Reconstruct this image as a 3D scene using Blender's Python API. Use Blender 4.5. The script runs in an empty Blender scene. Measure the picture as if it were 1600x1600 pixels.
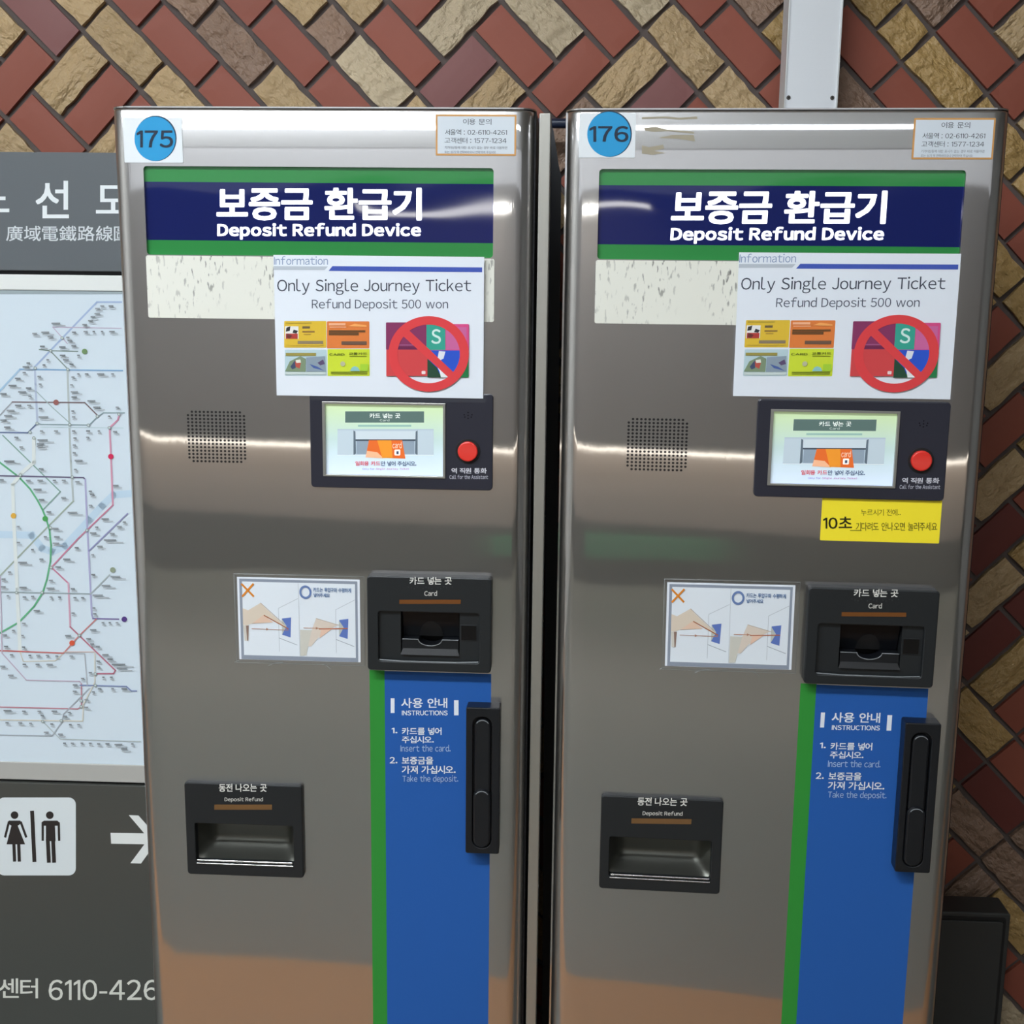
import bpy, bmesh, math, random
from mathutils import Matrix, Vector
random.seed(7)
S = bpy.context.scene
C = S.collection
# ------------------------------------------------------------------ camera
HC = 1.37                                   # camera height (m)
F, PITCH, ROLL = 1860.30, 0.17932, 0.01171  # focal length in px of a 1600 px frame
cp, sp = math.cos(PITCH), math.sin(PITCH)
cr, sr = math.cos(ROLL), math.sin(ROLL)
R0, U0, F0 = Vector((1, 0, 0)), Vector((0, sp, cp)), Vector((0, cp, -sp))
AX, AY = R0 * cr + U0 * sr, U0 * cr - R0 * sr
cam = bpy.data.objects.new('camera', bpy.data.cameras.new('camera'))
C.objects.link(cam)
m = Matrix.Identity(4)
for i in range(3):
    m[i][0], m[i][1], m[i][2] = AX[i], AY[i], -F0[i]
m[2][3] = HC
cam.matrix_world = m
cam.data.sensor_width = 36; cam.data.sensor_fit = 'HORIZONTAL'
cam.data.lens = F / 1600 * 36
cam.data.clip_start = 0.02
S.camera = cam
# ------------------------------------------------------------------ world, exposure
W = bpy.data.worlds.new('world'); S.world = W; W.use_nodes = True
W.node_tree.nodes['Background'].inputs[0].default_value = (0.55, 0.6, 0.65, 1)
W.node_tree.nodes['Background'].inputs[1].default_value = 0.08
S.view_settings.view_transform = 'Standard'
S.view_settings.look = 'None'
S.view_settings.exposure = -0.13
S.view_settings.gamma = 1
S.view_settings.use_curve_mapping = False
# luminance of the ceiling tubes, the glow panel added on the far wall and so on
L_MAIN, L_FRONT, L_BAND, L_TUBE = 70.0, 10.0, .60, 7.0

# ------------------------------------------------------------------ planes
def raydir(x, y):
    return F0 + AX * ((x - 800) / F) - AY * ((y - 800) / F)
def backproj(x, y, X, Y, th, w=0.0):
    """pixel -> (u, z) on the vertical plane through (X,Y) turned by th, w in front of it"""
    d = raydir(x, y)
    n = Vector((-math.sin(th), math.cos(th)))
    t = (n.x * X + n.y * Y - w) / (n.x * d.x + n.y * d.y)
    P = d * t
    return ((P.x - X) * math.cos(th) + (P.y - Y) * math.sin(th), P.z + HC)
M1 = (-0.37150, 1.22821, -0.05039)
M2 = (0.08153, 1.20740, -0.08186)
ZT = HC + 0.12348                            # height of the header's upper edge
WALL = (0.0, 1.62, -0.04803)
SIGN = (0.0, 1.56, -0.04)
def b1(x, y, w=0.0):
    u, z = backproj(x, y, *M1, w); return (u, z - ZT)
def b2(x, y, w=0.0):
    u, z = backproj(x, y, *M2, w); return (u, z - ZT)

# ------------------------------------------------------------------ materials
def srgb(c):
    if isinstance(c, str): c = [int(c[i:i + 2], 16) for i in (0, 2, 4)]
    return tuple(((v / 255) / 12.92 if v <= 10.3 else ((v / 255 + .055) / 1.055) ** 2.4) for v in c) + (1,)
MATS = {}
def mat(name, col, rough=.5, metal=0, spec=.5, emit=0, ecol=None, trans=0, alpha=1, bump=None, var=0, aniso=0, coat=0):
    if name in MATS: return MATS[name]
    m = bpy.data.materials.new(name); m.use_nodes = True
    nt = m.node_tree; b = nt.nodes['Principled BSDF']
    b.inputs['Base Color'].default_value = srgb(col)
    b.inputs['Roughness'].default_value = rough
    b.inputs['Metallic'].default_value = metal
    b.inputs['Specular IOR Level'].default_value = spec
    b.inputs['Coat Weight'].default_value = coat
    b.inputs['Coat Roughness'].default_value = .05
    if emit:
        b.inputs['Emission Color'].default_value = srgb(ecol or col)
        b.inputs['Emission Strength'].default_value = emit
    if trans: b.inputs['Transmission Weight'].default_value = trans
    if alpha < 1: b.inputs['Alpha'].default_value = alpha
    if aniso:
        b.inputs['Anisotropic'].default_value = aniso
        t = nt.nodes.new('ShaderNodeTangent'); t.direction_type = 'RADIAL'; t.axis = 'Z'
        nt.links.new(t.outputs[0], b.inputs['Tangent'])
    if bump:                                  # (scale vector, detail, strength, distance)
        sc, det, st, di = bump
        tc = nt.nodes.new('ShaderNodeTexCoord'); mp = nt.nodes.new('ShaderNodeMapping')
        mp.inputs['Scale'].default_value = sc
        no = nt.nodes.new('ShaderNodeTexNoise'); no.inputs['Scale'].default_value = 1; no.inputs['Detail'].default_value = det
        bu = nt.nodes.new('ShaderNodeBump'); bu.inputs['Strength'].default_value = st; bu.inputs['Distance'].default_value = di
        nt.links.new(tc.outputs['Object'], mp.inputs[0]); nt.links.new(mp.outputs[0], no.inputs[0])
        nt.links.new(no.outputs[0], bu.inputs['Height']); nt.links.new(bu.outputs[0], b.inputs['Normal'])
    if var:                                   # patchy colour variation of the thing's own colour
        tc = nt.nodes.new('ShaderNodeTexCoord')
        no = nt.nodes.new('ShaderNodeTexNoise'); no.inputs['Scale'].default_value = 18; no.inputs['Detail'].default_value = 5
        oi = nt.nodes.new('ShaderNodeObjectInfo')
        ad = nt.nodes.new('ShaderNodeMath'); ad.operation = 'ADD'
        nt.links.new(no.outputs[0], ad.inputs[0]); nt.links.new(oi.outputs['Random'], ad.inputs[1])
        mr = nt.nodes.new('ShaderNodeMapRange'); mr.inputs[1].default_value = .3; mr.inputs[2].default_value = 1.7
        mr.inputs[3].default_value = 1 - var; mr.inputs[4].default_value = 1 + var
        nt.links.new(ad.outputs[0], mr.inputs[0])
        hs = nt.nodes.new('ShaderNodeHueSaturation'); hs.inputs['Color'].default_value = srgb(col)
        nt.links.new(mr.outputs[0], hs.inputs['Value']); nt.links.new(hs.outputs[0], b.inputs['Base Color'])
        nt.links.new(tc.outputs['Object'], no.inputs[0])
    MATS[name] = m
    return m

def steel_material(name, col, rough, dent):
    m = mat(name, col, rough, 1, aniso=.75)
    nt = m.node_tree; b = nt.nodes['Principled BSDF']
    tc = nt.nodes.new('ShaderNodeTexCoord')
    # grain of the brushing
    mp = nt.nodes.new('ShaderNodeMapping'); mp.inputs['Scale'].default_value = (900, 900, 40)
    n1 = nt.nodes.new('ShaderNodeTexNoise'); n1.inputs['Scale'].default_value = 1; n1.inputs['Detail'].default_value = 2
    b1_ = nt.nodes.new('ShaderNodeBump'); b1_.inputs['Strength'].default_value = .12; b1_.inputs['Distance'].default_value = .0002
    # dents: the sheet is a little wavy
    mp2 = nt.nodes.new('ShaderNodeMapping'); mp2.inputs['Scale'].default_value = (3.2, 3.2, 6.5)
    n2 = nt.nodes.new('ShaderNodeTexNoise'); n2.inputs['Scale'].default_value = 1; n2.inputs['Detail'].default_value = .5
    b2_ = nt.nodes.new('ShaderNodeBump'); b2_.inputs['Strength'].default_value = 1; b2_.inputs['Distance'].default_value = dent
    nt.links.new(tc.outputs['Object'], mp.inputs[0]); nt.links.new(mp.outputs[0], n1.inputs[0]); nt.links.new(n1.outputs[0], b1_.inputs['Height'])
    nt.links.new(tc.outputs['Object'], mp2.inputs[0]); nt.links.new(mp2.outputs[0], n2.inputs[0]); nt.links.new(n2.outputs[0], b2_.inputs['Height'])
    nt.links.new(b2_.outputs[0], b1_.inputs['Normal']); nt.links.new(b1_.outputs[0], b.inputs['Normal'])
    b2h = nt.nodes.new('ShaderNodeBsdfPrincipled'); mx = nt.nodes.new('ShaderNodeMixShader'); mx.inputs[0].default_value = .42
    b2h.inputs['Base Color'].default_value = srgb(col); b2h.inputs['Metallic'].default_value = 1; b2h.inputs['Roughness'].default_value = .34
    nt.links.new(b1_.outputs[0], b2h.inputs['Normal'])
    out = nt.nodes['Material Output']; nt.links.new(b.outputs[0], mx.inputs[1]); nt.links.new(b2h.outputs[0], mx.inputs[2]); nt.links.new(mx.outputs[0], out.inputs[0])
    # smudges in the roughness
    mp3 = nt.nodes.new('ShaderNodeMapping'); mp3.inputs['Scale'].default_value = (9, 9, 5)
    n3 = nt.nodes.new('ShaderNodeTexNoise'); n3.inputs['Scale'].default_value = 1; n3.inputs['Detail'].default_value = 6
    mr = nt.nodes.new('ShaderNodeMapRange'); mr.inputs[3].default_value = rough * .8; mr.inputs[4].default_value = rough * 1.25
    nt.links.new(tc.outputs['Object'], mp3.inputs[0]); nt.links.new(mp3.outputs[0], n3.inputs[0])
    nt.links.new(n3.outputs[0], mr.inputs[0]); nt.links.new(mr.outputs[0], b.inputs['Roughness'])
    return m
STEEL = steel_material('brushed_steel', (205, 203, 202), .05, .0005)
STEEL2 = mat('duct_aluminium', (222, 225, 228), .5, .55, bump=((3, 3, 400), 2, .15, .0005))
CHROME = mat('chrome', (225, 225, 225), .12, 1)
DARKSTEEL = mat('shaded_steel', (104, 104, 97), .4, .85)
BLACKM = mat('black_metal', (22, 24, 30), .45)
BLACKP = mat('black_plastic', (27, 30, 32), .42, bump=((1500, 1500, 1500), 1, .2, .0002))
LEVERP = mat('lever_plastic', (18, 20, 24), .35)
NAVYP = mat('dark_bezel_plastic', (40, 41, 52), .3)
VOID = mat('dark_cavity', (8, 8, 10), .6)
SHUT = mat('dark_glossy_shutter', (12, 14, 18), .35, spec=.25)
REDB = mat('red_button_plastic', (225, 48, 38), .35, coat=.3)
WHITEP = mat('white_label_film', (215, 214, 202), .5)
GROUT = mat('mortar', (92, 82, 78), .9, bump=((60, 60, 60), 6, .6, .004), var=.15)
SIGNGREY = mat('grey_painted_sign', (97, 102, 105), .32, bump=((400, 400, 400), 2, .05, .0003))
FILM = None
def film():
    global FILM
    if FILM: return FILM
    m = bpy.data.materials.new('clear_lamination_film'); m.use_nodes = True
    nt = m.node_tree; nt.nodes.clear()
    o = nt.nodes.new('ShaderNodeOutputMaterial'); mx = nt.nodes.new('ShaderNodeMixShader')
    t = nt.nodes.new('ShaderNodeBsdfTransparent'); p = nt.nodes.new('ShaderNodeBsdfPrincipled')
    p.inputs['Base Color'].default_value = (.75, .77, .8, 1); p.inputs['Roughness'].default_value = .15
    mx.inputs[0].default_value = .025
    nt.links.new(t.outputs[0], mx.inputs[1]); nt.links.new(p.outputs[0], mx.inputs[2]); nt.links.new(mx.outputs[0], o.inputs[0])
    FILM = m
    return m

# ------------------------------------------------------------------ object helpers
def tag(o, label=None, cat=None, group=None, kind=None):
    if label: o['label'] = label
    if cat: o['category'] = cat
    if group: o['group'] = group
    if kind: o['kind'] = kind
    return o
def empty(name, loc=(0, 0, 0), rz=0, label=None, cat=None, group=None):
    o = bpy.data.objects.new(name, None); C.objects.link(o)
    o.empty_display_size = .05
    o.location = loc; o.rotation_euler = (0, 0, rz)
    return tag(o, label, cat, group)
def put(name, me, parent=None, loc=None, rz=None, label=None):
    o = bpy.data.objects.new(name, me); C.objects.link(o)
    if parent: o.parent = parent
    if loc is not None: o.location = loc
    if rz is not None: o.rotation_euler = (0, 0, rz)
    if label: o['label'] = label
    return o
def copy_tree(o, parent=None):
    c = o.copy(); C.objects.link(c); c.parent = parent
    for ch in list(o.children): copy_tree(ch, c)
    return c

class MB:
    """collects shapes into one mesh. Local frame: x right, z up, -y out of the face (towards the viewer)"""
    def __init__(s): s.v = []; s.f = []; s.m = []; s.sm = []; s.mats = []
    def mi(s, mt):
        if mt not in s.mats: s.mats.append(mt)
        return s.mats.index(mt)
    def add(s, vs, fs, mt, smooth=False):
        o = len(s.v); s.v += [tuple(p) for p in vs]; k = s.mi(mt)
        for f in fs: s.f.append([i + o for i in f]); s.m.append(k); s.sm.append(smooth)
    def box(s, x0, x1, y0, y1, z0, z1, mt):
        vs = [(x, y, z) for x in (x0, x1) for y in (y0, y1) for z in (z0, z1)]
        s.add(vs, [(0, 1, 3, 2), (4, 6, 7, 5), (0, 4, 5, 1), (2, 3, 7, 6), (0, 2, 6, 4), (1, 5, 7, 3)], mt)
    def loft(s, rings, mt, cap0=False, cap1=True, smooth=False, capmat=None):
        n = len(rings[0]); vs = [p for r in rings for p in r]; fs = []
        for k in range(len(rings) - 1):
            for i in range(n):
                j = (i + 1) % n
                fs.append((k * n + i, k * n + j, (k + 1) * n + j, (k + 1) * n + i))
        s.add(vs, fs, mt, smooth)
        if cap1: s.add(rings[-1], [tuple(range(n))], capmat or mt)
        if cap0: s.add(rings[0], [tuple(reversed(range(n)))], mt)
    def plate(s, x0, x1, z0, z1, w0, w1, mt, r=.003, ch=.0008, n=4, back=False):
        rg = [(rr(x0, x1, z0, z1, r, n), -w0), (rr(x0, x1, z0, z1, r, n), -w1 + ch),
              (rr(x0 + ch * .3, x1 - ch * .3, z0 + ch * .3, z1 - ch * .3, r, n), -w1 + ch * .3),
              (rr(x0 + ch, x1 - ch, z0 + ch, z1 - ch, max(r - ch, .0002), n), -w1)]
        s.loft([[(x, y, z) for x, z in o] for o, y in rg], mt, cap0=back)
    def bezel(s, outer, hole, w0, w1, mt, wfloor, floor=None, r=.003, rh=.002, ch=.0008, n=4, sides=None):
        """rounded plate with a rounded opening whose walls go back to wfloor"""
        def rg(b, rad, d, w): return [(x, -w, z) for x, z in rr(b[0] + d, b[1] - d, b[2] + d, b[3] - d, max(rad, .0002), n)]
        R = [rg(outer, r, 0, w0), rg(outer, r, 0, w1 - ch), rg(outer, r, ch * .3, w1 - ch * .3), rg(outer, r - ch, ch, w1),
             rg(hole, rh + ch, -ch, w1), rg(hole, rh, -ch * .3, w1 - ch * .3), rg(hole, rh, 0, w1 - ch), rg(hole, rh, 0, wfloor)]
        s.loft(R, mt, cap1=floor is not None, capmat=floor)
    def cyl(s, cx, cz, r, w0, w1, mt, ch=.0005, n=28):
        def ring(rad, w): return [(cx + rad * math.cos(2 * math.pi * i / n), -w, cz + rad * math.sin(2 * math.pi * i / n)) for i in range(n)]
        s.loft([ring(r, w0), ring(r, w1 - ch), ring(r - ch * .3, w1 - ch * .3), ring(r - ch, w1)], mt)
    def tube(s, pts, rad, mt, n=10):
        rings = []
        for i, p in enumerate(pts):
            p = Vector(p); a = Vector(pts[max(i - 1, 0)]); b = Vector(pts[min(i + 1, len(pts) - 1)])
            t = (b - a).normalized(); q = t.cross(Vector((0, 0, 1)))
            if q.length < .1: q = t.cross(Vector((0, 1, 0)))
            q.normalize(); w = t.cross(q)
            rings.append([p + q * rad * math.cos(2 * math.pi * k / n) + w * rad * math.sin(2 * math.pi * k / n) for k in range(n)])
        s.loft(rings, mt, True, True, True)
    def build(s, name, parent=None, loc=None, rz=None, label=None, data=False):
        me = bpy.data.meshes.new(name); me.from_pydata(s.v, [], s.f)
        for mt in s.mats: me.materials.append(mt)
        me.polygons.foreach_set('material_index', s.m); me.polygons.foreach_set('use_smooth', s.sm)
        bm = bmesh.new(); bm.from_mesh(me); bmesh.ops.recalc_face_normals(bm, faces=bm.faces); bm.to_mesh(me); bm.free()
        me.update()
        return me if data else put(name, me, parent, loc, rz, label)
def rr(x0, x1, z0, z1, r, n=4):
    """rounded rectangle, seen from the front, counter-clockwise"""
    o = []
    for cx, cz, a in ((x1 - r, z0 + r, -90), (x1 - r, z1 - r, 0), (x0 + r, z1 - r, 90), (x0 + r, z0 + r, 180)):
        for i in range(n + 1):
            t = math.radians(a + 90 * i / n); o.append((cx + r * math.cos(t), cz + r * math.sin(t)))
    return o

# ---- lettering: glyph outlines of Blender's built-in font, filled
TXT = {}
def raw_glyph(ch):
    c = bpy.data.curves.new('t', 'FONT'); c.body = ch; c.size = 1; c.resolution_u = 3
    o = bpy.data.objects.new('t', c); C.objects.link(o)
    dg = bpy.context.evaluated_depsgraph_get(); me = o.evaluated_get(dg).to_mesh()
    vs = [(v.co.x, v.co.y) for v in me.vertices]; fs = [tuple(p.vertices) for p in me.polygons]
    o.evaluated_get(dg).to_mesh_clear(); bpy.data.objects.remove(o); bpy.data.curves.remove(c)
    return vs, fs
GL = {}
def glyphs(text, bold):
    """letters set one by one; Latin letters and digits use the full-width forms, so all come from one sans typeface"""
    k = (text, bold)
    if k in TXT: return TXT[k]
    vs, fs, pen = [], [], 0.0
    for ch in text:
        if ch == ' ': pen += .34; continue
        wide = 33 <= ord(ch) <= 126
        if ch not in GL: GL[ch] = raw_glyph(chr(ord(ch) + 0xFEE0) if wide else ch)
        gv, gf = GL[ch]
        if ch == 'I': gv, gf = [(0, 0), (.095, 0), (.095, .733), (0, .733)], [(0, 1, 2, 3)]
        if ch == '1': gv, gf = [(.15, 0), (.235, 0), (.235, .735), (.165, .735), (0, .62), (0, .54), (.15, .63)], [(0, 1, 2, 3, 4, 5, 6)]
        if ch == '-': gv, gf = [(0, .24), (.28, .24), (.28, .31), (0, .31)], [(0, 1, 2, 3)]
        x0 = min(p[0] for p in gv); x1 = max(p[0] for p in gv); o = len(vs)
        if wide: dx = pen - x0; adv = x1 - x0 + (.085 + bold * 1.2 if ch not in 'rt' else .06 + bold)
        else: dx = pen - x0 ; adv = x1 - x0 + .07 + bold * .6
        vs += [(x + dx, y) for x, y in gv]; fs += [tuple(i + o for i in f) for f in gf]; pen += adv
    shifts = [(0, 0)]
    if bold > 0:
        r = bold
        shifts += [(r, r), (-r, r), (r, -r), (-r, -r)]
        if bold > .024: shifts += [(r * 1.3, 0), (-r * 1.3, 0), (0, r * 1.1), (0, -r * 1.1)]
    xs = [v[0] for v in vs]; ys = [v[1] for v in vs]; e = max(bold, 0)
    X0_, X1_, Y0_, Y1_ = min(xs) - e, max(xs) + e, min(ys) - e, max(ys) + e
    TXT[k] = ([[((x + a - X0_) / (X1_ - X0_), (y + b - Y0_) / (Y1_ - Y0_)) for x, y in vs] for a, b in shifts], fs)
    return TXT[k]

INK = {}
def ink(col, emit=0, rough=.5, warp=None):
    k = '%s_%g_%g%s' % (col, emit, rough, '_glossy' if warp else '')
    if k not in INK: INK[k] = mat('ink_' + k, col, rough, spec=.5 if warp else .2, emit=emit, bump=warp)
    return INK[k]
class Print(MB):
    """flat printing on a plane: shapes given in any 2D coordinates, mapped by fn to local (x, z)"""
    def __init__(s, fn, w, emit=0, step=.00004):
        super().__init__(); s.fn = fn; s.w = w; s.emit = emit; s.step = step; s.rough = .5; s.warp = None
    def poly(s, col, pts, emit=None):
        s.w += s.step
        vs = [(lambda q: (q[0], -s.w, q[1]))(s.fn(*p)) for p in pts]
        s.add(vs, [tuple(range(len(vs)))], ink(col, s.emit if emit is None else emit, s.rough, s.warp))
    def rect(s, col, x0, y0, x1, y1, emit=None): s.poly(col, [(x0, y0), (x1, y0), (x1, y1), (x0, y1)], emit)
    def rrect(s, col, x0, y0, x1, y1, r): s.poly(col, rr(x0, x1, y0, y1, r, 5))
    def ring(s, col, cx, cy, r0, r1, ry=1, n=40):
        s.w += s.step; vs = []
        for i in range(n):
            a = 2 * math.pi * i / n
            for r in (r0, r1):
                q = s.fn(cx + r * math.cos(a), cy + r * ry * math.sin(a)); vs.append((q[0], -s.w, q[1]))
        s.add(vs, [(2 * i, 2 * i + 1, (2 * i + 3) % (2 * n), (2 * i + 2) % (2 * n)) for i in range(n)], ink(col, s.emit, s.rough))
    def disc(s, col, cx, cy, r, ry=1, n=28):
        s.poly(col, [(cx + r * math.cos(2 * math.pi * i / n), cy + r * ry * math.sin(2 * math.pi * i / n)) for i in range(n)])
    def line(s, col, wd, pts):
        s.w += s.step
        for (ax, ay), (bx, by) in zip(pts, pts[1:]):
            dx, dy = bx - ax, by - ay; L = math.hypot(dx, dy) or 1; dx *= wd / 2 / L; dy *= wd / 2 / L
            q = [(ax - dx * .8 - dy, ay - dy * .8 + dx), (bx + dx * .8 - dy, by + dy * .8 + dx), (bx + dx * .8 + dy, by + dy * .8 - dx), (ax - dx * .8 + dy, ay - dy * .8 - dx)]
            vs = [(lambda t: (t[0], -s.w, t[1]))(s.fn(*p)) for p in q]
            s.add(vs, [(0, 1, 2, 3)], ink(col, s.emit, s.rough))
    def text(s, col, string, x0, y0, x1, y1, bold=0.0, emit=None):
        """fills the box with top-left (x0,y0) and bottom-right (x1,y1) of the printed coordinates"""
        s.w += s.step
        layers, fs = glyphs(string, bold)
        for k, vs in enumerate(layers):
            out = []
            for a, b in vs:
                q = s.fn(x0 + a * (x1 - x0), y1 + b * (y0 - y1)); out.append((q[0], -s.w - k * .000003, q[1]))
            s.add(out, fs, ink(col, s.emit if emit is None else emit, s.rough, s.warp))

# ================================================================== the setting
def structure(name, mb, loc=None, rz=None):
    o = mb.build(name, None, loc, rz); o['kind'] = 'structure'; return o
XL, XR, YF, HCEIL = -3.2, 3.6, -3.3, 2.75
b = MB(); b.box(XL, XR, YF, 1.95, -.05, 0, mat('floor_tile', (92, 95, 90), .35, bump=((8, 8, 8), 4, .1, .002), var=.06)); structure('floor', b)
b = MB(); b.box(XL, XR, .2, .62, 0, .004, mat('tan_floor_strip', (158, 110, 66), .5, var=.08)); structure('trim_1', b)
b = MB(); b.box(XL, XR, YF, 1.95, HCEIL, HCEIL + .05, mat('ceiling_paint', (226, 226, 222), .8)); structure('ceiling', b)
b = MB(); b.box(XL, XR, YF - .06, YF, 0, HCEIL, mat('far_wall', (124, 114, 107), .6)); wall_front = structure('wall_front', b)
b = MB(); b.box(XL - .05, XL, YF, 1.95, 0, HCEIL, mat('side_wall_light', (206, 204, 198), .6)); structure('wall_left', b)
b = MB(); b.box(XR, XR + .05, YF, 1.95, 0, HCEIL, mat('side_wall_dark', (170, 170, 168), .6)); structure('wall_right', b)
# brick wall: mortar slab behind, a brick for every cell pair of a diagonal lattice
wall = empty('wall_back', (WALL[0], WALL[1], 0), WALL[2]); wall['kind'] = 'structure'
b = MB(); b.box(-3.2, 3.5, .0045, .12, 0, HCEIL, GROUT); b.build('mortar_bed', wall)
X0, Z0, SU, SV = -0.49738, 0.33607 + HC, 0.036574, 0.037397
BRICK = {'r': (136, 74, 58), 'p': (122, 79, 76), 'd': (98, 48, 42), 't': (178, 150, 108), 'l': (182, 164, 134), 'b': (138, 110, 90), 'y': (170, 138, 84)}
def brick_mesh(kind, ncell, seed):
    rng = random.Random(seed); c = math.hypot(SU, SV); g = .0072
    L, Wd = ncell * c - g, c - g; rough = kind in 'tlyb'
    col = BRICK[kind]
    if rough:
        mt = mat('split_face_brick_' + kind, col, .36, spec=.6, var=.16, bump=((55, 100, 85), 6, 1.0, .013))
    else:
        mt = mat('smooth_brick_' + kind, col, .55, spec=.3, var=.07, bump=((300, 300, 300), 3, .15, .0006))
    b = MB(); nx, nz = (7 if ncell == 2 else 4), 3
    top = .0022 if not rough else .0030
    gr = []
    for j in range(nz + 1):
        for i in range(nx + 1):
            e = i in (0, nx) or j in (0, nz)
            x = -L / 2 + L * i / nx; z = -Wd / 2 + Wd * j / nz; y = -top
            if rough:
                if not e: x += rng.uniform(-.003, .003); z += rng.uniform(-.003, .003)
                else: x += rng.uniform(-.0012, .0012); z += rng.uniform(-.0014, .0014)
                y += rng.uniform(-.0058, .0016) if not e else rng.uniform(-.001, .001)
            elif e: y += .0007
            gr.append((x, y, z))
    n1 = nx + 1
    b.add(gr, [(j * n1 + i, j * n1 + i + 1, (j + 1) * n1 + i + 1, (j + 1) * n1 + i) for j in range(nz) for i in range(nx)], mt, rough)
    rim = [i for i in range(n1)] + [j * n1 + nx for j in range(1, nz + 1)] + [nz * n1 + i for i in range(nx - 1, -1, -1)] + [j * n1 for j in range(nz - 1, 0, -1)]
    ring = [gr[i] for i in rim]; back = [(x, .0048, z) for x, y, z in ring]
    b.loft([back, ring], mt, cap1=False)
    return b.build('brick_' + kind, data=True)
BM = {}
def get_brick(kind, n, rng):
    k = (kind, n, rng.randrange(4 if kind in 'tlyb' else 1))
    if k not in BM: BM[k] = brick_mesh(k[0], k[1], hash((ord(kind), n, k[2])))
    return BM[k]
# bricks seen in the photograph: (cell, cell, colour); cell = column s, row n of the lattice
SEEN = [((-4,-1),(-3,0),'p'),((-6,-1),(-5,0),'t'),((-4,1),(-5,2),'r'),((-2,1),(-3,2),'t'),((-1,2),(-2,3),'r'),((-4,3),(-3,4),'r'),
 ((-6,3),(-7,4),'r'),((-5,4),(-4,5),'t'),((-1,4),(-2,5),'t'),((0,3),(1,4),'r'),((-3,-2),(-2,-1),'t'),((-1,0),(0,1),'t'),((1,2),(2,3),'t'),
 ((-1,-2),(0,-1),'r'),((1,0),(2,1),'r'),((3,2),(4,3),'r'),((1,-2),(2,-1),'b'),((3,0),(4,1),'b'),((5,2),(6,3),'t'),((3,-2),(4,-1),'r'),
 ((5,0),(6,1),'r'),((5,-2),(6,-1),'t'),((7,0),None,'b'),((7,2),(8,3),'r'),((7,-2),(8,-1),'t'),((8,1),(9,2),'l'),((10,3),(11,4),'t'),
 ((9,0),(10,1),'r'),((10,-1),(11,-2),'r'),((11,0),(12,-1),'l'),((12,1),(11,2),'p'),((13,2),(12,3),'t'),((13,0),(14,1),'r'),((14,-1),(15,0),'l'),
 ((15,2),(16,1),'r'),((14,3),(13,4),'r'),((16,-1),(17,0),'r'),((17,-2),(18,-1),'l'),((18,1),(17,2),'t'),((19,2),(18,3),'p'),((16,3),(15,4),'b'),
 ((19,0),(20,1),'t'),((21,2),(22,3),'t'),((20,3),(19,4),'r'),((19,-2),(20,-1),'r'),((21,0),(22,1),'r'),((21,-2),(22,-1),'b'),((23,0),(24,1),'y'),
 ((23,2),(24,3),'r'),((25,0),(26,1),'r'),((27,2),(28,3),'r'),((25,2),(26,3),'b'),((25,-2),(26,-1),'y'),((27,0),None,'y'),((28,-1),(29,-2),'b'),
 ((28,1),(29,2),'y'),((29,0),(30,1),'r'),((30,-1),(31,-2),'r'),((31,0),(32,-1),'t'),((32,1),(31,2),'r'),((30,3),(31,4),'y'),((32,3),(33,2),'t'),
 ((32,5),(33,6),'y'),((30,5),(31,6),'r'),((32,7),(33,8),'r'),((30,7),(31,8),'y'),((32,9),None,'y'),((31,10),(30,11),'r'),((32,11),(31,12),'t'),((33,10),(34,9),'r'),
 ((32,13),(31,14),'r'),((34,11),(33,12),'r'),((32,15),(31,16),'t'),((33,14),(34,13),'y'),((32,17),(31,18),'d'),((33,16),(34,15),'r'),((32,19),(31,20),'t'),((33,18),(34,17),'y'),
 ((32,21),(31,22),'d'),((33,20),(34,19),'d'),((33,22),(32,23),'y'),((33,24),(34,23),'r'),((30,21),(29,22),'t'),((31,24),(32,25),'y'),((30,25),(31,26),'d'),((32,27),(33,28),'d'),
 ((33,26),(34,27),'r'),((30,27),None,'y'),((31,28),(32,29),'b'),((33,30),(34,31),'b'),((31,30),(30,31),'r'),((32,31),(31,32),'b'),((33,32),(34,33),'y'),((32,33),(33,34),'r')]
used = {}
lst = []
for a, c_, k in SEEN:
    if a in used or (c_ and c_ in used): continue
    used[a] = 1
    if c_: used[c_] = 1
    lst.append((a, c_, k))
ns = len(lst); fr = random.Random(3)
smin, smax, nmax = -26, 62, int(Z0 / SV) - 1
nmin = -int((HCEIL - Z0) / SV) + 1
for n in range(nmin, nmax + 1):
    for s_ in range(smin, smax + 1):
        if (s_ + n) % 2 == 0 or (s_, n) in used: continue
        opts = [(s_ + 1, n + 1), (s_ - 1, n + 1)]
        if fr.random() < (.8 if (s_ // 9) % 2 == 0 else .25): opts.reverse()
        p = next((q for q in opts if q not in used and q[1] <= nmax and smin <= q[0] <= smax), None)
        used[(s_, n)] = 1
        if p: used[p] = 1
        lst.append(((s_, n), p, fr.choice('rrrrpdttyybl')))
def in_view(s_, n):
    U, Z = X0 + SU * s_, Z0 - SV * n
    P = Vector((WALL[0] + U * math.cos(WALL[2]), WALL[1] + U * math.sin(WALL[2]), Z - HC))
    d = P.dot(F0); x = 800 + F * P.dot(AX) / d; y = 800 - F * P.dot(AY) / d
    if not (-40 < x < 1640 and -40 < y < 1640): return False
    return y < 200 or x > 1430 or (x < 240 and y < 270) or (840 < x < 890 and y < 330)
rest = []
cnt = 0
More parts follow.
